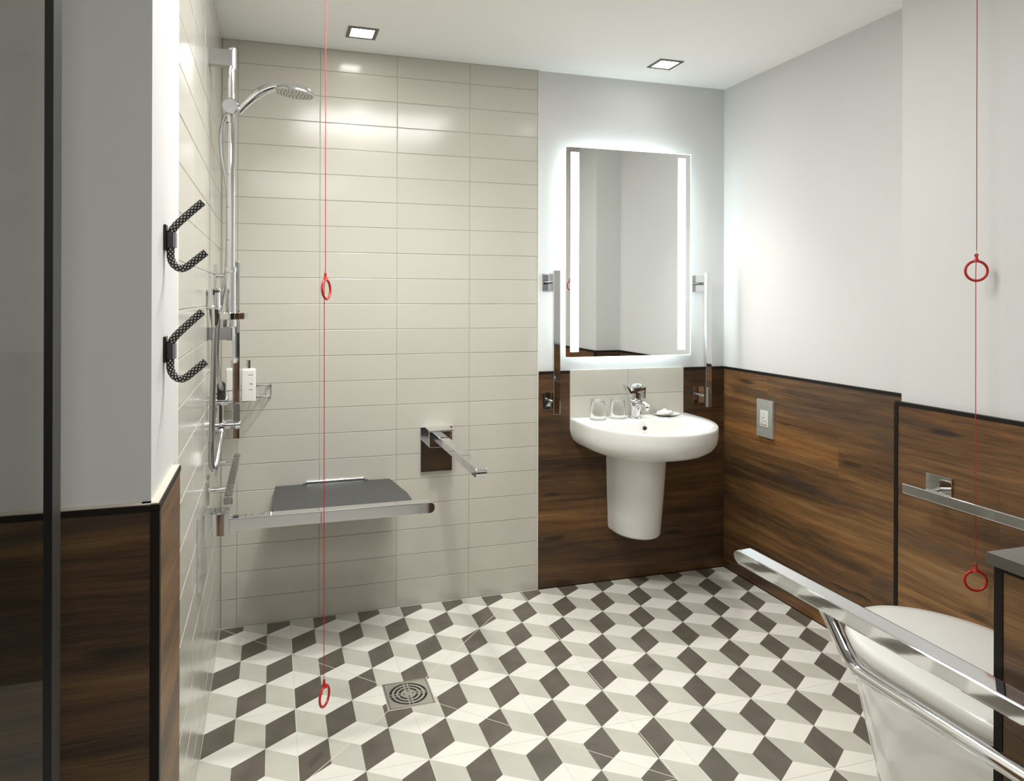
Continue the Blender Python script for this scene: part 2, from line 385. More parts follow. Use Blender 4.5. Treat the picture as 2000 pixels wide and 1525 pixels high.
# near right pier (in front of the services duct)
dado(wn, 'y', .40, YS-.011, XN, XN+.02, [[1.0], [1.5], [.9], [1.38], [.8]], M['woody'])
dado(wn, 'x', XN+.011, XR, YS-.013, YS, [[], [], [], [], []], M['woodx_shaded'])
box('dado_trim', XN-.002, XN+.02, .40, YS-.0, DT-.011, DT, M['trim'], wn, bev=.0008)
box('dado_trim', XN+.0, XR, YS-.012, YS+.001, DT-.011, DT, M['trim'], wn, bev=.0008)
box('corner_trim', XN-.0025, XN+.011, YS-.012, YS+.0015, 0, DT-.0112, M['trim'], wn, bev=.0008)
# near wall behind the cistern boxing
dado(wf, 'x', XN0, XN, YN0-.012, YN0, [[], [1.3], [], [1.0], []], M['woodx_shaded'])
box('dado_trim', XN0, XN, YN0-.012, YN0+.002, DT-.011, DT, M['trim'], wf, bev=.0008)
# left pier
dado(wl, 'y', 1.178, 1.424, -.190, -.165, [[], [], [], [], []], M['woody'])
box('dado_trim', -.190, -.1632, 1.166, 1.424, DT-.011, DT-.001, M['trim'], wl, bev=.0008)
box('dado_ledge', -.190, -.1660, 1.169, 1.423, DT-.001, DT+.0006, M['ledge'], wl)
dado(wlf, 'x', -1.25, -.177, 1.165, 1.181, [[-.8], [-.5], [-.3], [-.7], []], M['woodx_shaded'])
box('dado_trim', -1.25, -.177, 1.163, 1.181, DT-.011, DT-.001, M['trim'], wlf, bev=.0008)
box('dado_ledge', -1.25, -.177, 1.166, 1.181, DT-.001, DT+.0006, M['ledge'], wlf)
box('corner_trim', -.177, -.1635, 1.1635, 1.178, 0, DT-.0112, M['trim'], wlf, bev=.0008)
# splashback tiles behind the basin
box('grout_bed', 1.2290, 1.7870, D-.0062, D+.006, .67, .9270, M['grout'], wb)
SX = [1.2285, 1.508, 1.7875]; SZ = [.665, .716, .8165, .9300]
for i in range(2):
    for j in range(3): put_tile('back', SX[i], SZ[j], SX[i+1]-SX[i], SZ[j+1]-SZ[j], wb, D-.008)

# --- floor tiles ------------------------------------------------------------
GX0, GY0, U = 1.0865, 1.8440, .1695
PIT = 2*U
SHX, SHY0 = 1.0075, 1.590       # shower tray edges
DR = (.4115, 2.1680, .0725)     # drain centre and half size
def clip(poly, a, b, c):
    """keep a*x+b*y<=c"""
    out = []
    for i in range(len(poly)):
        p, q = poly[i], poly[(i+1) % len(poly)]; dp = a*p[0]+b*p[1]-c; dq = a*q[0]+b*q[1]-c
        if dp <= 0: out.append(p)
        if (dp < 0 < dq) or (dq < 0 < dp):
            t = dp/(dp-dq); out.append((p[0]+(q[0]-p[0])*t, p[1]+(q[1]-p[1])*t))
    return out
def area(p): return abs(sum(p[i][0]*p[(i+1) % len(p)][1]-p[(i+1) % len(p)][0]*p[i][1] for i in range(len(p))))/2
def inset(poly, g):
    A = sum(poly[i][0]*poly[(i+1) % len(poly)][1]-poly[(i+1) % len(poly)][0]*poly[i][1] for i in range(len(poly)))
    if A < 0: poly = poly[::-1]
    out = list(poly)
    for i in range(len(poly)):
        p, q = poly[i], poly[(i+1) % len(poly)]; dx, dy = q[0]-p[0], q[1]-p[1]; L = math.hypot(dx, dy)
        if L < 1e-6: continue
        a, b = dy/L, -dx/L; out = clip(out, a, b, a*p[0]+b*p[1]-g)
        if len(out) < 3: return []
    return out
def floor_tile(poly, name='tile'):
    """printed tumbling-block pattern: split the tile's face along the rhombs"""
    regs = [inset(poly, .0011)]
    cx, cy, h = DR; hh = h+.002
    if regs[0] and min(p[0] for p in poly) < cx+hh and max(p[0] for p in poly) > cx-hh and min(p[1] for p in poly) < cy+hh and max(p[1] for p in poly) > cy-hh:
        r = regs[0]
        mid = clip(clip(r, 1, 0, cx+hh), -1, 0, -(cx-hh))
        regs = [clip(r, 1, 0, cx-hh), clip(r, -1, 0, -(cx+hh)), clip(mid, 0, 1, cy-hh), clip(mid, 0, -1, -(cy+hh))]
    regs = [r for r in regs if len(r) > 2 and area(r) > 2e-6]
    if not regs: return None
    bm = bmesh.new()
    for r in regs:
        x0 = min(p[0] for p in r); x1 = max(p[0] for p in r); y0 = min(p[1] for p in r); y1 = max(p[1] for p in r)
        j0 = math.floor((y0-GY0)/U)-1; j1 = math.ceil((y1-GY0)/U)+1
        for j in range(j0, j1+1):
            i0 = math.floor((x0-GX0)/U - j/2)-1; i1 = math.ceil((x1-GX0)/U - j/2)+2
            for i in range(i0, i1+1):
                sx = GX0+(i+j/2)*U; sy = GY0+j*U
                for mi, sh in enumerate(([(0, 0), (.5, -1/3), (1, 0), (.5, 1/3)], [(0, 0), (0, -2/3), (.5, -1), (.5, -1/3)], [(0, 0), (-.5, -1/3), (-.5, -1), (0, -2/3)])):
                    q = [(sx+a*U, sy+b*U) for a, b in sh]
                    if max(p[0] for p in q) < x0 or min(p[0] for p in q) > x1 or max(p[1] for p in q) < y0 or min(p[1] for p in q) > y1: continue
                    A = sum(r[k][0]*r[(k+1) % len(r)][1]-r[(k+1) % len(r)][0]*r[k][1] for k in range(len(r)))
                    rr = r if A > 0 else r[::-1]
                    for k in range(len(rr)):
                        p, s = rr[k], rr[(k+1) % len(rr)]; dx, dy = s[0]-p[0], s[1]-p[1]; L = math.hypot(dx, dy)
                        if L < 1e-7: continue
                        a, b = dy/L, -dx/L; q = clip(q, a, b, a*p[0]+b*p[1])
                        if len(q) < 3: break
                    if len(q) < 3 or area(q) < 1e-7: continue
                    A = sum(q[k][0]*q[(k+1) % len(q)][1]-q[(k+1) % len(q)][0]*q[k][1] for k in range(len(q)))
                    if A < 0: q = q[::-1]
                    f = bm.faces.new([bm.verts.new((a, b, 0)) for a, b in q]); f.material_index = mi
        A = sum(r[k][0]*r[(k+1) % len(r)][1]-r[(k+1) % len(r)][0]*r[k][1] for k in range(len(r)))
        rr = r if A > 0 else r[::-1]
        for k in range(len(rr)):
            p, s = rr[k], rr[(k+1) % len(rr)]
            f = bm.faces.new([bm.verts.new((p[0], p[1], 0)), bm.verts.new((p[0], p[1], -.003)), bm.verts.new((s[0], s[1], -.003)), bm.verts.new((s[0], s[1], 0))]); f.material_index = 0
    bmesh.ops.remove_doubles(bm, verts=bm.verts, dist=1e-6)
    me = bpy.data.meshes.new(name); bm.to_mesh(me); bm.free()
    for k in ('fwhite', 'fgrey', 'fdark'): me.materials.append(M[k])
    return me
FX0, FX1, FY0, FY1 = XL, XR, .40, D-.004
full = None
def in_room(x0, x1, y0, y1): return True
for iy in range(-9, 4):
    for ix in range(-7, 4):
        x0, y0 = GX0+ix*PIT, GY0+iy*PIT; x1, y1 = x0+PIT, y0+PIT
        if x1 < -.7 or x0 > XR or y1 < .33 or y0 > D: continue
        lo = -.7 if y0 < 1.16 else XL
        sq = [(max(x0, lo), max(y0, .33)), (min(x1, XR), max(y0, .33)), (min(x1, XR), min(y1, D-.004)), (max(x0, lo), min(y1, D-.004))]
        if sq[1][0]-sq[0][0] < .004 or sq[2][1]-sq[1][1] < .004: continue
        pieces = [sq]
        def split(ps, a, b, c, cond=lambda p: True):
            out = []
            for p in ps:
                if not cond(p): out.append(p); continue
                for q in (clip(p, a, b, c), clip(p, -a, -b, -c)):
                    if len(q) > 2 and area(q) > 1e-5: out.append(q)
            return out
        if y1 > SHY0: pieces = split(pieces, 1, 0, SHX)
        insh = lambda p: sum(v[0] for v in p)/len(p) < SHX
        pieces = split(pieces, 0, 1, SHY0, insh)
        insh2 = lambda p: sum(v[0] for v in p)/len(p) < SHX and sum(v[1] for v in p)/len(p) > SHY0
        k1 = (D-DR[1])/(SHX-.004-DR[0]); k2 = (D-DR[1])/(XL-DR[0]); k3 = (SHY0-DR[1])/(SHX-DR[0]); k4 = (SHY0-DR[1])/(XL-DR[0])
        for q, k in (((1, 1), k1), ((-1, 1), k2), ((1, -1), k3), ((-1, -1), k4)):
            pieces = split(pieces, -k, 1, DR[1]-k*DR[0], lambda p, q=q: insh2(p) and (sum(v[0] for v in p)/len(p)-DR[0])*q[0] > -.0 and (sum(v[1] for v in p)/len(p)-DR[1])*q[1] > -.0)
        whole = len(pieces) == 1 and abs(area(sq)-PIT*PIT) < 1e-5 and not (x0 < DR[0]+.08 and x1 > DR[0]-.08 and y0 < DR[1]+.08 and y1 > DR[1]-.08)
        for p in pieces:
            if whole:
                if full is None:
                    full = (floor_tile([(v[0], v[1]) for v in p]), x0, y0)
                o = bpy.data.objects.new('tile', full[0]); COL.objects.link(o); o.parent = floor; o.location = (x0-full[1], y0-full[2], 0)
            else:
                me = floor_tile(p)
                if me: o = bpy.data.objects.new('tile', me); COL.objects.link(o); o.parent = floor
# ------------------------------------------------------------------ floor drain
cx, cy, h = DR
dr = empty('floor_drain', (cx, cy, 0), 'square stainless steel shower drain grate with ring-shaped slots in patterned floor', 'drain')
box('drain_well', cx-h+.003, cx+h-.003, cy-h+.003, cy+h-.003, -.0007, -.0005, M['dark'], dr)
boxes('frame', [(cx-h, cx+h, cy-h, cy-h+.004, -.002, .0012), (cx-h, cx+h, cy+h-.004, cy+h, -.002, .0012), (cx-h, cx-h+.004, cy-h+.004, cy+h-.004, -.002, .0012), (cx+h-.004, cx+h, cy-h+.004, cy+h-.004, -.002, .0012)], M['steel'], dr)
bm = bmesh.new(); NA = 120; hi = h-.0055
bands = [0, .0120, .0170, .0240, .0315, .0380, .0450, .0520, .0595, None]
rings = []
for b in bands:
    row = []
    for k in range(NA):
        a = 2*pi*(k+.5)/NA
        if b is None:
            s = hi/max(abs(cos(a)), abs(sin(a))); row.append(bm.verts.new((cx+cos(a)*s, cy+sin(a)*s, .0012)))
        elif b == 0: row.append(None)
        else: row.append(bm.verts.new((cx+cos(a)*b, cy+sin(a)*b, .0012)))
    rings.append(row)
cv = bm.verts.new((cx, cy, .0012))
for i in range(len(bands)-1):
    slot = i in (1, 3, 5, 7)
    for k in range(NA):
        k2 = (k+1) % NA; a = ((k+1)/NA*360) % 90; off = min(a, 90-a)
        rm = (bands[i]+(bands[i+1] or .065))/2*radians(1)
        dist = off*rm
        if i == 1 and dist < .0035: continue
        if slot and i > 1 and not (.0035 < dist < .0080): continue
        if i == 0: bm.faces.new((cv, rings[1][k], rings[1][k2]))
        else: bm.faces.new((rings[i][k], rings[i+1][k], rings[i+1][k2], rings[i][k2]))
for v in [v for v in bm.verts if not v.link_faces]: bm.verts.remove(v)
ex = bmesh.ops.extrude_face_region(bm, geom=list(bm.faces)); 
for v in [e for e in ex['geom'] if isinstance(e, bmesh.types.BMVert)]: v.co.z -= .0018
link('grate', fin(bm), M['steel'], dr)
for sx, sy in ((-1, 1), (1, -1)):
    lathe('screw', [(0, .0022), (.0022, .0019), (.0030, .0011)], (cx+sx*(h-.013), cy+sy*(h-.013), 0), M['steel'], dr, segs=14)

# ------------------------------------------------------------------ ceiling downlights
def downlight(x, y, lab):
    t = empty('ceiling_downlight', (x, y, CEIL), lab, 'light', 'square recessed ceiling downlights')
    o, i = .0545, .041
    boxes('bezel', [(x-o, x+o, y-o, y-i, CEIL-.003, CEIL), (x-o, x+o, y+i, y+o, CEIL-.003, CEIL), (x-o, x-i, y-i, y+i, CEIL-.003, CEIL), (x+i, x+o, y-i, y+i, CEIL-.003, CEIL)], M['bezel'], t)
    box('lens', x-i, x+i, y-i, y+i, CEIL-.0012, CEIL-.0002, M['lens'], t)
labs = ['square bright recessed ceiling downlight above the shower tiles, left one', 'square bright recessed ceiling downlight above the basin mirror, right one',
        'added unseen square ceiling downlight, fill over the shower floor', 'added unseen square ceiling downlight, fill above the toilet']
for l, n in zip(LAMPS, labs): downlight(l[0], l[1], n)

# ------------------------------------------------------------------ mirror with lights
X0, X1, Z0, Z1, YM = 1.195, 1.802, .987, 1.884, 2.755
mr = empty('mirror', (1.5, YM, Z0), 'large rectangular wall mirror with two vertical white light strips above basin', 'mirror')
box('mirror_glass', X0, X1, YM, YM+.005, Z0, Z1, M['mirror'], mr)
e = .0022
boxes('bright_edge', [(X0-e, X0, YM-.0003, YM+.005, Z0-e, Z1+e), (X1, X1+e, YM-.0003, YM+.005, Z0-e, Z1+e), (X0, X1, YM-.0003, YM+.005, Z1, Z1+e), (X0, X1, YM-.0003, YM+.005, Z0-e, Z0)], M['mirroredge'], mr)
box('light_strip', 1.2175, 1.2555, YM-.0006, YM+.001, 1.010, 1.862, M['strip'], mr)
box('light_strip', 1.7385, 1.7765, YM-.0006, YM+.001, 1.010, 1.866, M['strip'], mr)
box('back_box', X0+.05, X1-.05, YM+.005, D+.007, Z0+.05, Z1-.05, M['whitetrim'], mr)
bx = .046
boxes('backlight', [(X0+bx-.001, X0+bx+.003, YM+.010, D, Z0+.06, Z1-.06), (X1-bx-.003, X1-bx+.001, YM+.010, D, Z0+.06, Z1-.06), (X0+.06, X1-.06, YM+.010, D, Z0+bx, Z0+bx+.003), (X0+.06, X1-.06, YM+.010, D, Z1-bx-.003, Z1-bx+.001)], M['back'], mr)

# ------------------------------------------------------------------ basin
BX, BY, ZT = 1.513, D-.009, .722
bs = empty('wash_basin', (BX, D, .23), 'white ceramic D-shaped wall basin with overflow on the wood-panelled wall', 'basin')
def B(s, z, back=BY, depth=.460, hw=.284, e=.335): return dring(BX, back, back-depth*s, hw*s, e*s, z)
def bowl(s, z, cy0=2.515):
    r = dring(BX, 2.655, 2.348, .232, .225, z, rcb=.05)
    c = Vector((BX, cy0, z)); return [c+(p-c)*s for p in r]
rings = [B(.30, .580), B(.55, .583), B(.74, .593), B(.88, .612), B(.955, .632), B(.99, .655), B(1.0, .680), B(1.0, .712), B(.997, .719), B(.988, ZT),
         bowl(1.04, ZT-.0005), bowl(1.01, ZT-.003), bowl(.985, ZT-.010), bowl(.95, ZT-.035), bowl(.90, ZT-.065), bowl(.80, ZT-.088), bowl(.62, ZT-.100), bowl(.30, ZT-.107), bowl(.06, ZT-.109)]
loft('bowl', rings, M['ceramic'], bs, ang=60)
def PD(z, hw, dp, e): return dring(BX, D-.005, D-.005-dp, hw, e, z)
loft('semi_pedestal', [PD(.228, .088, .168, .12), PD(.231, .097, .180, .13), PD(.240, .101, .187, .135), PD(.40, .107, .205, .14), PD(.60, .112, .228, .15)], M['ceramic'], bs, ang=60)
lathe('overflow', [(.0, .001), (.007, .001), (.0085, .0035), (.0115, .003), (.0120, 0)], (1.500, 2.627, .6925), M['chrome'], bs, axis=(0, -1, .25), segs=24)
lathe('overflow_hole', [(0, .0022), (.0068, .0022), (.0068, 0)], (1.500, 2.627, .6925), M['dark'], bs, axis=(0, -1, .25), segs=18)
lathe('waste_plug', [(0, .004), (.018, .003), (.021, 0)], (BX, 2.515, ZT-.110), M['chrome'], bs, segs=24)
# tap
TX, TY = 1.508, 2.722
tp = empty('mixer_tap', (TX, TY, ZT), 'chrome single-lever mixer tap standing on the back of white basin', 'tap')
lathe('base_ring', [(.0, 0), (.0305, 0), (.0305, .003), (.0275, .005)], (TX, TY, ZT), M['chrome'], tp)
bm = bmesh.new()
R = []
for z, rx, ry, oy in [(.003, .0285, .0265, 0), (.010, .0275, .0260, -.001), (.03, .0245, .0245, -.003), (.050, .0245, .024, -.005), (.066, .0270, .0235, -.004), (.076, .0285, .0230, -.002), (.080, .0275, .0220, 0), (.083, .020, .016, 0), (.084, .003, .003, 0)]:
    R.append([Vector((TX+rx*cos(2*pi*k/32), TY+oy+ry*sin(2*pi*k/32), ZT+z)) for k in range(32)])
loft('body', R, M['chrome'], tp, ang=60)
sp = smooth_path([(TX, TY-.006, ZT+.040), (TX, TY-.035, ZT+.062), (TX, TY-.070, ZT+.070), (TX, TY-.104, ZT+.064)], 6)
tube('spout', sp, [.0175-.0065*i/(len(sp)-1) for i in range(len(sp))], M['chrome'], tp, segs=20, sc=(1, 1))
lathe('aerator', [(0, 0), (.0085, 0), (.0095, .003), (.0095, .014)], (TX, TY-.098, ZT+.046), M['chrome'], tp, axis=(0, -.15, 1), segs=20)
lathe('cartridge', [(.0190, 0), (.0180, .026), (.012, .030), (0, .031)], (TX+.006, TY, ZT+.080), M['chrome'], tp)
lev = [(-.052, .1385), (-.047, .1435), (-.031, .1165), (.036, .1345), (.040, .1330), (.0385, .083), (.0345, .083), (.0330, .1225), (-.031, .1055), (-.037, .1085)]
prism('lever', lev, ((TX, TY+.017, ZT), (1, 0, 0), (0, 0, 1), (0, -1, 0)), .040, M['chrome'], tp, bev=.0015)
R = []
for q, z in [(1, .118), (1, .130), (.95, .139), (.78, .1455), (.45, .149), (.02, .150)]:
    R.append([Vector((TX+.006+.029*q*cos(2*pi*k/32), TY-.004+.021*q*sin(2*pi*k/32), ZT+z)) for k in range(32)])
loft('cap', R, M['chrome'], tp, ang=60)
# tumblers turned upside down
def tumbler(x, y, lab):
    g = empty('glass_tumbler', (x, y, ZT), lab, 'glass', 'upturned tumblers on the basin')
    prof = [(.0325, .0), (.0335, .001), (.0318, .035), (.0285, .080), (.0270, .0855), (0, .0860), (0, .0760), (.0245, .0755), (.0268, .070), (.0300, .034), (.0315, .0008), (.0325, 0)]
    lathe('tumbler_body', prof, (x, y, ZT), M['glass'], g, segs=40, ang=50)
tumbler(1.331, 2.722, 'clear glass tumbler upside down on basin, left one beside the basin edge')
tumbler(1.428, 2.727, 'clear glass tumbler upside down on basin, right one beside the tap')
so = empty('soap_dish', (1.655, 2.722, ZT), 'small clear glass dish with wrapped white soap on right of basin', 'dish')
lathe('dish', [(0, .001), (.040, .001), (.055, .006), (.064, .011), (.065, .013), (.056, .0095), (.040, .0045), (0, .004)], (1.655, 2.718, ZT), M['dishglass'], so, segs=40, ang=60)
sb = empty('wrapped_soap', (1.655, 2.718, ZT+.005), 'crumpled white wrapped soap lying in the clear dish on the basin', 'soap')
bm = bmesh.new(); bmesh.ops.create_icosphere(bm, subdivisions=4, radius=1)
for v in bm.verts:
    n = v.co.normalized(); k = 1+.10*sin(7*n.x+2)*cos(5*n.y)+.06*sin(17*n.x+9*n.z)+.04*sin(23*n.y)
    v.co = Vector((1.652+n.x*.036*k, 2.718+n.y*.026*k, ZT+.0155+n.z*.0125*k+max(0, n.z)*.004*cos(6*n.x)))
link('wrapper', fin(bm), M['soap'], sb, smooth=60)

# ------------------------------------------------------------------ vertical grab bars by the mirror
def vbar(px, bx_, yb, labs_, z0=.752, z1=1.355):
    t = empty('vertical_grab_bar', (px, D, z0), labs_, 'grab bar', 'vertical chrome grab bars beside the mirror')
    wl_y = D+.007
    for zc, yy in ((1.306, D+.007), (.800, D-.005)):
        box('wall_plate', px-.0375, px+.0375, yy-.007, yy, zc-.0375, zc+.0375, M['chrome'], t, bev=.0012)
        tube('standoff', [(px, yy-.006, zc), (bx_, yb+.010, zc)], .0075, M['chrome'], t, segs=16)
    box('bar', bx_-.0145, bx_+.0145, yb-.0095, yb+.0095, z0, z1, M['chrome'], t, bev=.002)
vbar(1.140, 1.1415, 2.727, 'vertical square chrome grab bar left of the mirror by white tiles')
vbar(1.873, 1.8755, 2.727, 'vertical square chrome grab bar right of the mirror near room corner')

# ------------------------------------------------------------------ shaver socket
sk = empty('shaver_socket', (XR, 2.494, .733), 'grey metal shaver socket plate with white insert on wood panelling', 'socket')
box('plate', XR-.011, XR, 2.4435, 2.543, .6545, .8115, M['greyplate'], sk, bev=.0008)
box('insert', XR-.0128, XR-.010, 2.469, 2.519, .699, .768, M['plastic'], sk, bev=.0006)
for y, z, ry, rz in [(2.507, .7065, .0028, .0022), (2.494, .7065, .0034, .0026), (2.4805, .7065, .0028, .0022), (2.498, .736, .003, .0018), (2.488, .722, .0045, .0009), (2.501, .722, .003, .0009)]:
    box('marking', XR-.0133, XR-.0126, y-ry, y+ry, z-rz, z+rz, M['ink'], sk)
for y, z in [(2.507, .7125), (2.4805, .7125), (2.494, .752)]:
    box('red_marking', XR-.0133, XR-.0126, y-.0045, y+.0045, z-.0008, z+.0008, M['redink'], sk)

# ------------------------------------------------------------------ drop-down and wall rails
def rail_profile(L, r, hgt, seg=10):
    """side outline of the flat bar from 0 to L with a rounded tip"""
    p = [(0, 0), (L-r, 0)] + [(L-r+r*sin(pi*i/seg), hgt/2-hgt/2*cos(pi*i/seg)) for i in range(1, seg)] + [(L-r, hgt), (0, hgt)]
    return p
# left wall rail across the shower
sr = empty('folding_shower_rail', (XL, 2.0, .479), 'chrome drop-down support rail from left tiled wall across the shower seat', 'grab rail', 'drop-down support rails')
box('wall_plate', XL, XL+.0125, 1.934, 2.066, .479, .669, M['chrome'], sr, bev=.0012)
box('hinge_block', XL+.012, -.108, 1.972, 2.038, .608, .667, M['chrome'], sr, bev=.0015)
prism('bar', rail_profile(.454+.112, .014, .033), ((-.112, 1.985, .6155), (1, 0, 0), (0, 0, 1), (0, 1, 0)), .038, M['chrome'], sr, bev=.0025)
# back wall rail
br = empty('folding_seat_rail', (.64, D, .534), 'chrome drop-down support rail on back tiles right of the seat', 'grab rail', 'drop-down support rails')
box('wall_plate', .5745, .7055, D-.0115, D, .534, .716, M['chrome'], br, bev=.0012)
box('hinge_block', .592, .680, D-.095, D-.011, .650, .712, M['chrome'], br, bev=.0015)
box('hinge_cover', .592, .692, D-.095, D-.011, .7125, .7165, M['chrome'], br, bev=.001)
prism('bar', rail_profile(D-.09-2.125, .014, .030), ((.655, D-.09, .670), (0, -1, 0), (0, 0, 1), (-1, 0, 0)), .037, M['chrome'], br, bev=.0025)
# toilet rail
tr = empty('folding_toilet_rail', (.94, YN0, .50), 'large chrome drop-down rail with lower tube in front of the toilet', 'grab rail', 'drop-down support rails')
ZR = .688
box('wall_plate', .910, .984, YN0, YN0+.012, ZR-.16, ZR+.03, M['chrome'], tr, bev=.0012)
box('hinge_block', .915, .979, YN0+.012, YN0+.10, ZR-.105, ZR+.026, M['chrome'], tr, bev=.0015)
prism('bar', rail_profile(1.262-(YN0+.08), .015, .027), ((.9318, YN0+.08, ZR), (0, 1, 0), (-sin(.07), 0, cos(.07)), (cos(.07), 0, sin(.07))), .035, M['chrome'], tr, bev=.0035)
lp = smooth_path([(.9475, 1.024, ZR+.004), (.9475, .998, ZR-.026), (.9475, .975, ZR-.054), (.9475, .955, ZR-.0695), (.9475, .925, ZR-.074), (.9475, .80, ZR-.074), (.9475, .49, ZR-.074)], 8)
tube('lower_tube', lp, .0125, M['chrome'], tr, segs=20)
# wall bar beyond the toilet
wbx = 1.762
wr2 = empty('horizontal_grab_bar', (XN, 1.55, .69), 'horizontal flat chrome grab bar on the wood panel above toilet', 'grab bar')
for yc in (1.553, 1.00):
    box('wall_plate', XN-.0065, XN, yc-.0405, yc+.0405, .655, .733, M['chrome'], wr2, bev=.0012)
    tube('standoff', [(XN-.006, yc-.005, .694), (wbx+.008, yc-.018, .691)], .0075, M['chrome'], wr2, segs=16)
box('bar', wbx-.009, wbx+.009, .95, 1.602, .677, .706, M['chrome'], wr2, bev=.003, seg=3)
# bars on the shower wall
sv = empty('shower_vertical_bar', (XL, 2.49, .76), 'vertical flat chrome grab bar on left tiled wall beside shower riser', 'grab bar')
for zc in (1.311, .822):
    box('wall_plate', XL, XL+.007, 2.452, 2.527, zc-.0375, zc+.0375, M['chrome'], sv, bev=.0012)
    tube('standoff', [(XL+.006, 2.49, zc), (-.118, 2.49, zc)], .0075, M['chrome'], sv)
box('bar', -.127, -.1035, 2.476, 2.504, .766, 1.358, M['chrome'], sv, bev=.002)
sh_ = empty('shower_horizontal_bar', (XL, 2.35, .66), 'short horizontal chrome grab bar on left tiled wall above folding rail', 'grab bar')
for yc in (2.585, 2.225):
    box('wall_plate', XL, XL+.007, yc-.0375, yc+.0375, .630, .705, M['chrome'], sh_, bev=.0012)
    tube('standoff', [(XL+.006, yc, .667), (-.118, yc, .667)], .0075, M['chrome'], sh_)
box('bar', -.1305, -.1065, 2.105, 2.680, .652, .676, M['chrome'], sh_, bev=.002)

# ------------------------------------------------------------------ shower seat
st = empty('folding_bench', (.235, D, .52), 'dark grey fold-down shower seat on the back tiled wall', 'seat')
out = [(.012, D-.012), (.12, D-.020), (.135, D-.004), (.335, D-.004), (.348, D-.022), (.449, D-.018), (.458, 2.70), (.468, 2.62), (.478, 2.55), (.480, 2.48), (.470, 2.42), (.44, 2.385), (.24, 2.372), (.04, 2.385), (.008, 2.42), (.000, 2.50), (.002, 2.62), (.008, 2.70)]
bm = bmesh.new(); zt = .522; N = 0
a = [bm.verts.new((x, y, zt)) for x, y in out]; b = [bm.verts.new((x, y, zt-.022)) for x, y in out]
f1 = bm.faces.new(a); f2 = bm.faces.new(b[::-1])
for i in range(len(out)): bm.faces.new((a[i], b[i], b[(i+1) % len(out)], a[(i+1) % len(out)]))
bmesh.ops.bevel(bm, geom=list(f1.edges)+list(f2.edges), offset=.004, segments=2, profile=.5, affect='EDGES')
link('seat_pan', fin(bm), M['seat'], st, smooth=35)
tube('hinge_bar', smooth_path([(.118, D-.030, zt+.003), (.124, D-.012, zt+.004), (.135, D-.006, zt+.005), (.19, D-.006, zt+.005), (.30, D-.006, zt+.005), (.345, D-.006, zt+.005), (.352, D-.014, zt+.004), (.358, D-.032, zt+.003)], 5), .0045, M['chrome'], st, segs=12)
box('bracket', .15, .33, D-.05, D-.001, zt-.030, zt-.0225, M['satin'], st, bev=.001)

# ------------------------------------------------------------------ shower set
RX, RY = -.1195, 2.240
rs = empty('shower_riser', (RX, RY, 1.11), 'tall chrome shower riser rail on left tiled wall with curved overhead spray', 'shower')
tube('riser_pipe', [(RX, RY, 1.110), (RX, RY, 1.978)], .0115, M['chrome'], rs, segs=24)
box('top_bracket', XL, RX+.004, RY-.014, RY+.014, 1.933, 1.981, M['satin'], rs, bev=.001)
lathe('top_cap', [(0, 0), (.0135, 0), (.0135, .060), (.010, .064), (0, .064)], (RX+.003, RY, 1.926), M['chrome'], rs)
box('bottom_bracket', XL, RX-.002, RY-.012, RY+.012, 1.112, 1.150, M['satin'], rs, bev=.001)
lathe('slider_sleeve', [(.0115, 0), (.0150, 0), (.0150, .128), (.0165, .129), (.0165, .142), (.0115, .143)], (RX, RY, 1.188), M['chrome'], rs)
lathe('soap_tray', [(0, .004), (.018, .004), (.040, .005), (.046, .0185), (.048, .0185), (.0465, .001), (.040, 0), (0, 0)], (RX+.002, RY-.012, 1.174), M['chrome'], rs, segs=36)
lathe('tray_clamp', [(0, 0), (.0185, 0), (.0200, .002), (.0200, .022), (0, .022)], (RX-.003, RY, 1.150), M['chrome'], rs)
hc = (-.1215, RY-.018, 1.809)
lathe('head_clamp', [(0, 0), (.0215, 0), (.0235, .002), (.0235, .030), (.021, .033), (0, .033)], (hc[0], hc[1]+.020, hc[2]), M['satin'], rs, axis=(0, -1, 0))
lathe('hose_nut', [(.0125, 0), (.0125, .028)], (RX-.002, RY, 1.764), M['chrome'], rs)
tilt = Vector((.10, -.04, 1)).normalized()
hs = lathe('shower_head', [(0, .024), (.020, .023), (.040, .018), (.056, .008), (.0615, .000), (.0620, -.003), (.0600, -.004)], (.064, 2.235, 1.8705), M['chrome'], rs, axis=tilt, segs=48, ang=60)
hp = smooth_path([(-.100, 2.235, 1.798), (-.075, 2.235, 1.828), (-.040, 2.235, 1.861), (-.005, 2.235, 1.879), (.030, 2.235, 1.887), (.060, 2.235, 1.888)], 6)
tube('handle', hp, [.0105+.004*min(1, i/12) for i in range(len(hp))], M['chrome'], hs, segs=20)
lathe('spray_face', [(0, 0), (.0595, 0), (.0595, .003)], (.064, 2.235, 1.8655), mat('spray_face', (.62, .60, .56), .35, .3), hs, axis=tilt, segs=48)
bm = bmesh.new(); u_ = tilt.orthogonal().normalized(); v_ = tilt.cross(u_)
for ri, n in ((.012, 6), (.022, 12), (.032, 18), (.042, 24), (.052, 30)):
    for k in range(n):
        a = 2*pi*k/n+ri*40; c = Vector((.064, 2.235, 1.8655))+u_*cos(a)*ri+v_*sin(a)*ri
        lathe_bm(bm, [(.0011, -.0028), (.0019, .0005)], c, tilt, 6)
o = link('nozzles', fin(bm), mat('nozzle_rubber', (.34, .32, .29), .6), hs)
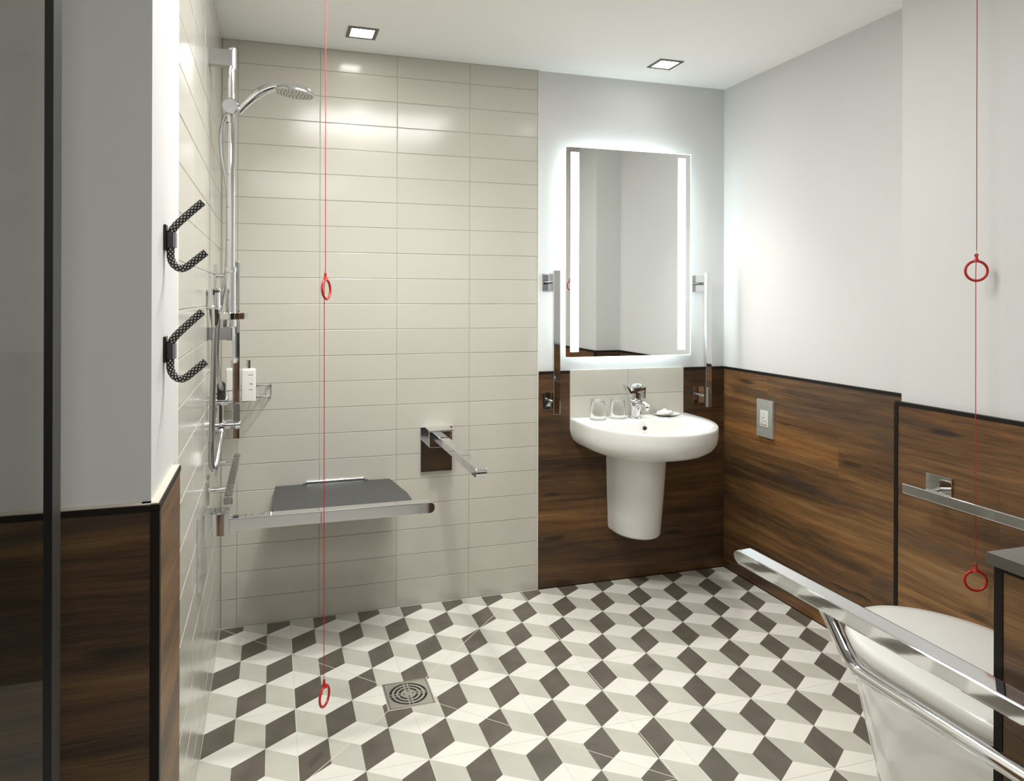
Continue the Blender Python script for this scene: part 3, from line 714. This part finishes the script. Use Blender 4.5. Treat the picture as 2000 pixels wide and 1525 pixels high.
# hose from the head to the wall valve
ha = empty('shower_hose', (-.15, 2.26, .97), 'slim silver shower hose hanging behind the riser from shower head', 'hose')
tube('hose_line', smooth_path([(-.128, 2.255, 1.800), (-.140, 2.262, 1.782), (-.150, 2.266, 1.735), (-.148, 2.266, 1.672), (-.137, 2.268, 1.605), (-.130, 2.268, 1.55), (-.130, 2.268, 1.40), (-.136, 2.266, 1.295), (-.153, 2.262, 1.19), (-.160, 2.265, 1.055), (-.153, 2.30, .975), (-.150, 2.335, .945)], 6), .0065, M['satin'], ha, segs=12)
# wall outlet with its own hose loop
wo = empty('hand_shower_outlet', (XL, 2.24, 1.21), 'chrome wall outlet with cone and thick hose looping below it', 'shower fitting')
lathe('outlet_body', [(0, 0), (.0205, 0), (.0235, .003), (.0235, .009), (.0215, .012), (.0215, .048), (.0235, .051), (.0235, .057), (.020, .061), (0, .061)], (-.1660, 2.200, 1.205), M['chrome'], wo, segs=36)
tube('wall_spigot', [(XL, 2.200, 1.237), (-.165, 2.200, 1.237)], .014, M['chrome'], wo)
lathe('cone', [(.0095, 0), (.0110, .006), (.0165, .048), (.0165, .054)], (-.161, 2.203, 1.152), M['chrome'], wo, segs=24)
tube('hose', smooth_path([(-.161, 2.203, 1.160), (-.1635, 2.203, 1.09), (-.1655, 2.203, .98), (-.1685, 2.205, .87), (-.170, 2.198, .80), (-.1695, 2.198, .755), (-.1645, 2.20, .735), (-.158, 2.212, .748), (-.154, 2.25, .785), (-.150, 2.31, .818)], 6), .0085, M['satin'], wo, segs=14)
# valves
mx = empty('shower_valve', (XL, 2.35, .83), 'chrome twin shower valve with two lever handles on left tiled wall', 'valve')
VB = []
for zc, ln, r in ((.914, .050, .0165), (.837, .088, .0145)):
    vb_ = lathe('valve_body', [(0, 0), (r+.010, 0), (r+.010, .004), (r+.002, .008), (r+.001, .022), (r, .026), (r, ln-.004), (r-.002, ln), (0, ln)], (XL, 2.35, zc), M['chrome'], mx, axis=(1, 0, 0)); VB.append(vb_)
tube('valve_riser', [(-.158, 2.35, .802), (-.158, 2.35, .945)], .0125, M['chrome'], mx)
def lever(x0, x1, z0, z1, mm, y, par):
    r = (x1-x0)/2
    pl = [(x0, z0), (x1, z0)] + [((x0+x1)/2+r*cos(pi*i/10), z1-r+r*sin(pi*i/10)) for i in range(0, 11)]
    prism('lever', pl, ((0, y, 0), (1, 0, 0), (0, 0, 1), (0, 1, 0)), .009, mm, par, bev=.001)
lever(-.164, -.140, .918, .9770, M['charcoal'], 2.330, VB[0])
lever(-.1155, -.0965, .848, .9080, M['satin'], 2.330, VB[1])
tube('valve_outlet', [(-.152, 2.335, .820), (-.150, 2.31, .808)], .011, M['chrome'], mx)
# corner basket and bottles
cb = empty('corner_basket', (-.12, 2.73, .864), 'small chrome wire corner basket between the two tiled walls', 'basket')
def arc(z, r, n=14, cxx=XL+.004, cyy=D-.004): return [(cxx+r*sin(pi/2*i/n), cyy-r*cos(pi/2*i/n), z) for i in range(n+1)]
def chord(z, k=.0):   # shallow bow from the left wall to the back wall
    a = Vector((XL+.004, D-.178, z)); b = Vector((XL+.180, D-.004, z)); out = []
    for i in range(15):
        t = i/14; p = a.lerp(b, t); out.append(p+Vector((.72, -.72, 0))*(.022*sin(pi*t)+k))
    return out
for zz in (.864, .909):
    tube('rim_wire', chord(zz), .0026, M['chrome'], cb, segs=8)
    tube('wall_wire', [(XL+.004, D-.178, zz), (XL+.004, D-.004, zz), (XL+.180, D-.004, zz)], .0022, M['chrome'], cb, segs=8)
c0 = chord(.864); c1 = chord(.909)
for i in range(0, 15, 2): tube('upright_wire', [c0[i], c1[i]], .0016, M['chrome'], cb, segs=6)
for i in range(1, 8):
    t = i/8; x = XL+.004+.176*t; yv = D-.178+.174*t
    tube('base_wire', [(x, D-.004, .8625), (x, yv-.012*sin(pi*t), .8625)], .0013, M['chrome'], cb, segs=6)
def bottle(x, y, lab, capc):
    z = .8665; w = .0255
    t = empty('toiletry_bottle', (x, y, z), lab, 'bottle', 'white toiletry bottles in corner basket')
    bm = bmesh.new(); box_bm(bm, x-w, x+w, y-.017, y+.017, z, z+.116)
    tops = [e for e in bm.edges if all(v.co.z > z+.1 for v in e.verts)]; vert = [e for e in bm.edges if abs(e.verts[0].co.z-e.verts[1].co.z) > .05]
    bmesh.ops.bevel(bm, geom=tops+vert, offset=.008, segments=4, profile=.5, affect='EDGES')
    link('bottle_body', fin(bm), M['bottle'], t, smooth=40)
    lathe('cap', [(.0075, 0), (.0075, .030), (.007, .031), (0, .031)], (x, y, z+.116), capc, t, segs=20)
    return t
b2 = bottle(-.0815, 2.672, 'white toiletry bottle with chrome cap in basket, right of grab bar', M['chrome'])
b1 = bottle(-.136, 2.700, 'white toiletry bottle in corner basket, behind the vertical grab bar', M['chrome'])
for zz, w_, xo in [(.968, .0013, .012), (.960, .0085, .008), (.929, .005, .009), (.926, .004, .010), (.907, .0065, .008)]:
    box('print', -.0815+xo-w_, -.0815+xo+w_, 2.6545, 2.6552, zz-.0007, zz+.0007, M['ink'], b2)

# ------------------------------------------------------------------ rope-covered double hooks on the left pier
def hook(dz, lab):
    t = empty('coat_hook', (-.178, 1.335, 1.335+dz), lab, 'hook', 'rope covered double hooks')
    Y = 1.315
    box('back_plate', -.178, -.1735, Y-.017, Y+.010, 1.320+dz, 1.365+dz, M['brownmetal'], t, bev=.0015)
    box('grey_clip', -.1735, -.1640, Y-.009, Y+.009, 1.325+dz, 1.352+dz, M['charcoal'], t, bev=.001)
    box('clip_face', -.1640, -.1592, Y-.0085, Y+.0085, 1.326+dz, 1.352+dz, mat('clip_grey', (.28, .27, .30), .5), t, bev=.0008)
    pts = [(-.1170, Y, 1.407), (-.130, Y, 1.395), (-.148, Y, 1.3775), (-.160, Y, 1.365), (-.1665, Y, 1.354), (-.168, Y, 1.340), (-.1685, Y, 1.322), (-.168, Y, 1.308), (-.163, Y, 1.297), (-.153, Y, 1.2905), (-.143, Y, 1.293), (-.132, Y, 1.302), (-.1115, Y, 1.3195)]
    tube('rope_arm', smooth_path([(a, b, c+dz) for a, b, c in pts], 5), .0066, M['braid'], t, segs=18)
hook(0, 'black and white braided double hook on left white pier, upper one')
hook(-.1915, 'black and white braided double hook on left white pier, lower one')

# ------------------------------------------------------------------ sliding glass door edge on the far left
gd = empty('glass_door', (-.7, 1.02, 0), 'black framed smoked glass door panel at the far left edge', 'door')
box('pane', -1.15, -.2745, 1.010, 1.016, .0, 2.195, M['pane'], gd)
box('stile', -.2745, -.2650, 1.000, 1.036, 0, 2.195, M['black'], gd)
box('stile_edge', -.2650, -.2645, 1.0005, 1.036, 0, 2.195, M['charcoal'], gd)
box('head_rail', -1.15, -.2650, 1.000, 1.036, 2.195, CEIL, M['black'], gd)

# ------------------------------------------------------------------ cistern boxing and toilet
cbx = empty('cistern_cabinet', (1.4, .55, 0), 'dark wood boxing with grey worktop behind the toilet at right edge', 'cabinet')
box('worktop', .980, XN, YN0+.012, .755, .863, .880, M['worktop'], cbx, bev=.0008)
box('carcass', .996, XN-.001, YN0+.012, .742, 0, .862, M['black'], cbx)
box('side_panel', .9895, .996, YN0+.012, .7365, 0, .856, M['woody'], cbx)
box('front_panel', 1.004, XN-.002, .742, .7485, 0, .856, M['woodx_shaded'], cbx)
box('corner_trim', .9885, 1.0035, .7367, .7500, 0, .8625, M['trim'], cbx, bev=.0008)
box('top_trim', .9885, .996, YN0+.012, .7366, .856, .8625, M['trim'], cbx)
TCX = 1.430
to = empty('toilet', (TCX, 1.1, 0), 'white ceramic back-to-wall toilet with closed lid beside the wood panels', 'toilet')
def T(hw, yf, e, z, yb=.749): return dring(TCX, yb, yf, hw, e, z)
loft('pan', [T(.122, 1.315, .20, 0), T(.124, 1.318, .20, .01), T(.134, 1.335, .21, .12), T(.151, 1.362, .22, .24), T(.168, 1.383, .235, .33), T(.177, 1.392, .24, .38), T(.180, 1.394, .24, .408), T(.177, 1.391, .24, .416), T(.160, 1.38, .22, .419)], M['ceramic'], to, ang=60)
def Ld(hw, yf, e, z, yb=.93, rcb=.02): return dring(TCX, yb, yf, hw, e, z, rcb=rcb)
loft('seat', [Ld(.178, 1.396, .235, .4235), Ld(.181, 1.399, .237, .426), Ld(.181, 1.399, .237, .436), Ld(.178, 1.396, .235, .439)], M['plastic'], to, ang=60)
loft('lid', [Ld(.183, 1.401, .240, .4395), Ld(.188, 1.406, .243, .443), Ld(.190, 1.408, .245, .452), Ld(.1895, 1.4075, .245, .463), Ld(.186, 1.404, .242, .470), Ld(.178, 1.396, .236, .4745), Ld(.150, 1.37, .21, .4775), Ld(.09, 1.28, .13, .479, .97, .01)], M['plastic'], to, ang=60)
for sx in (-1, 1): box('hinge', TCX+sx*.08-.018, TCX+sx*.08+.018, .905, .945, .4215, .452, M['plastic'], to, bev=.006)

# ------------------------------------------------------------------ red emergency pull cords
def cord(x, y, za, zb, rota, rotb, lab, tilt=0.0):
    t = empty('pull_cord', (x, y, za), lab, 'pull cord', 'red emergency pull cords')
    top = CEIL-.022
    lathe('ceiling_switch', [(0, 0), (.034, 0), (.038, .004), (.038, .022), (0, .022)], (x, y, CEIL-.022), M['plastic'], t)
    tube('cord_line', [(x, y, top+.003), (x, y, 1.7), (x+.001, y, za+.052)], .00105, M['cord'], t, segs=6)
    tube('cord_line', [(x+.0005, y, za+.052), (x-.002, y, za), (x-.001, y, (za+zb)/2), (x, y, zb+.050)], .00105, M['cord'], t, segs=6)
    for zc, rot, tl in ((za, rota, tilt), (zb, rotb, tilt*.5)):
        dx = Vector((cos(rot), sin(rot), 0))
        ax = Vector((x, y, zc+.052)); R0 = Matrix.Rotation(tl, 3, Vector((0, 1, 0)))
        def tf(p): return ax + R0 @ p
        ring = [tf(dx*cos(2*pi*k/40)*.0262+Vector((0, 0, -.052+sin(2*pi*k/40)*.0262))) for k in range(40)]
        bm = bmesh.new(); tube_bm(bm, ring, .0034, 12, closed=True)
        neck = [tf(Vector((0, 0, -.028))), tf(Vector((0, 0, -.023))), tf(Vector((0, 0, -.017))), tf(Vector((0, 0, -.012)))]
        tube_bm(bm, neck, [.0085, .0062, .0035, .0035], 12)
        eye = [tf(dx*cos(2*pi*k/16)*.0036+Vector((0, 0, -.0105+sin(2*pi*k/16)*.0036))) for k in range(16)]
        tube_bm(bm, eye, .0017, 8, closed=True)
        link('ring', fin(bm), M['red'], t, smooth=60)
        tube('link', [tf(Vector((0, .0004, -.010))), tf(Vector((-.0012, -.0006, -.003))), tf(Vector((0, 0, .003)))], .0011, M['brass'], t, segs=8)
cord(.136, 1.930, 1.262, .167, radians(62), radians(58), 'red pull cord with two rings hanging in the shower over folding rail', -.06)
cord(1.803, 1.417, 1.316, .488, radians(-30), radians(-30), 'red pull cord with two rings hanging by the toilet grab bar')
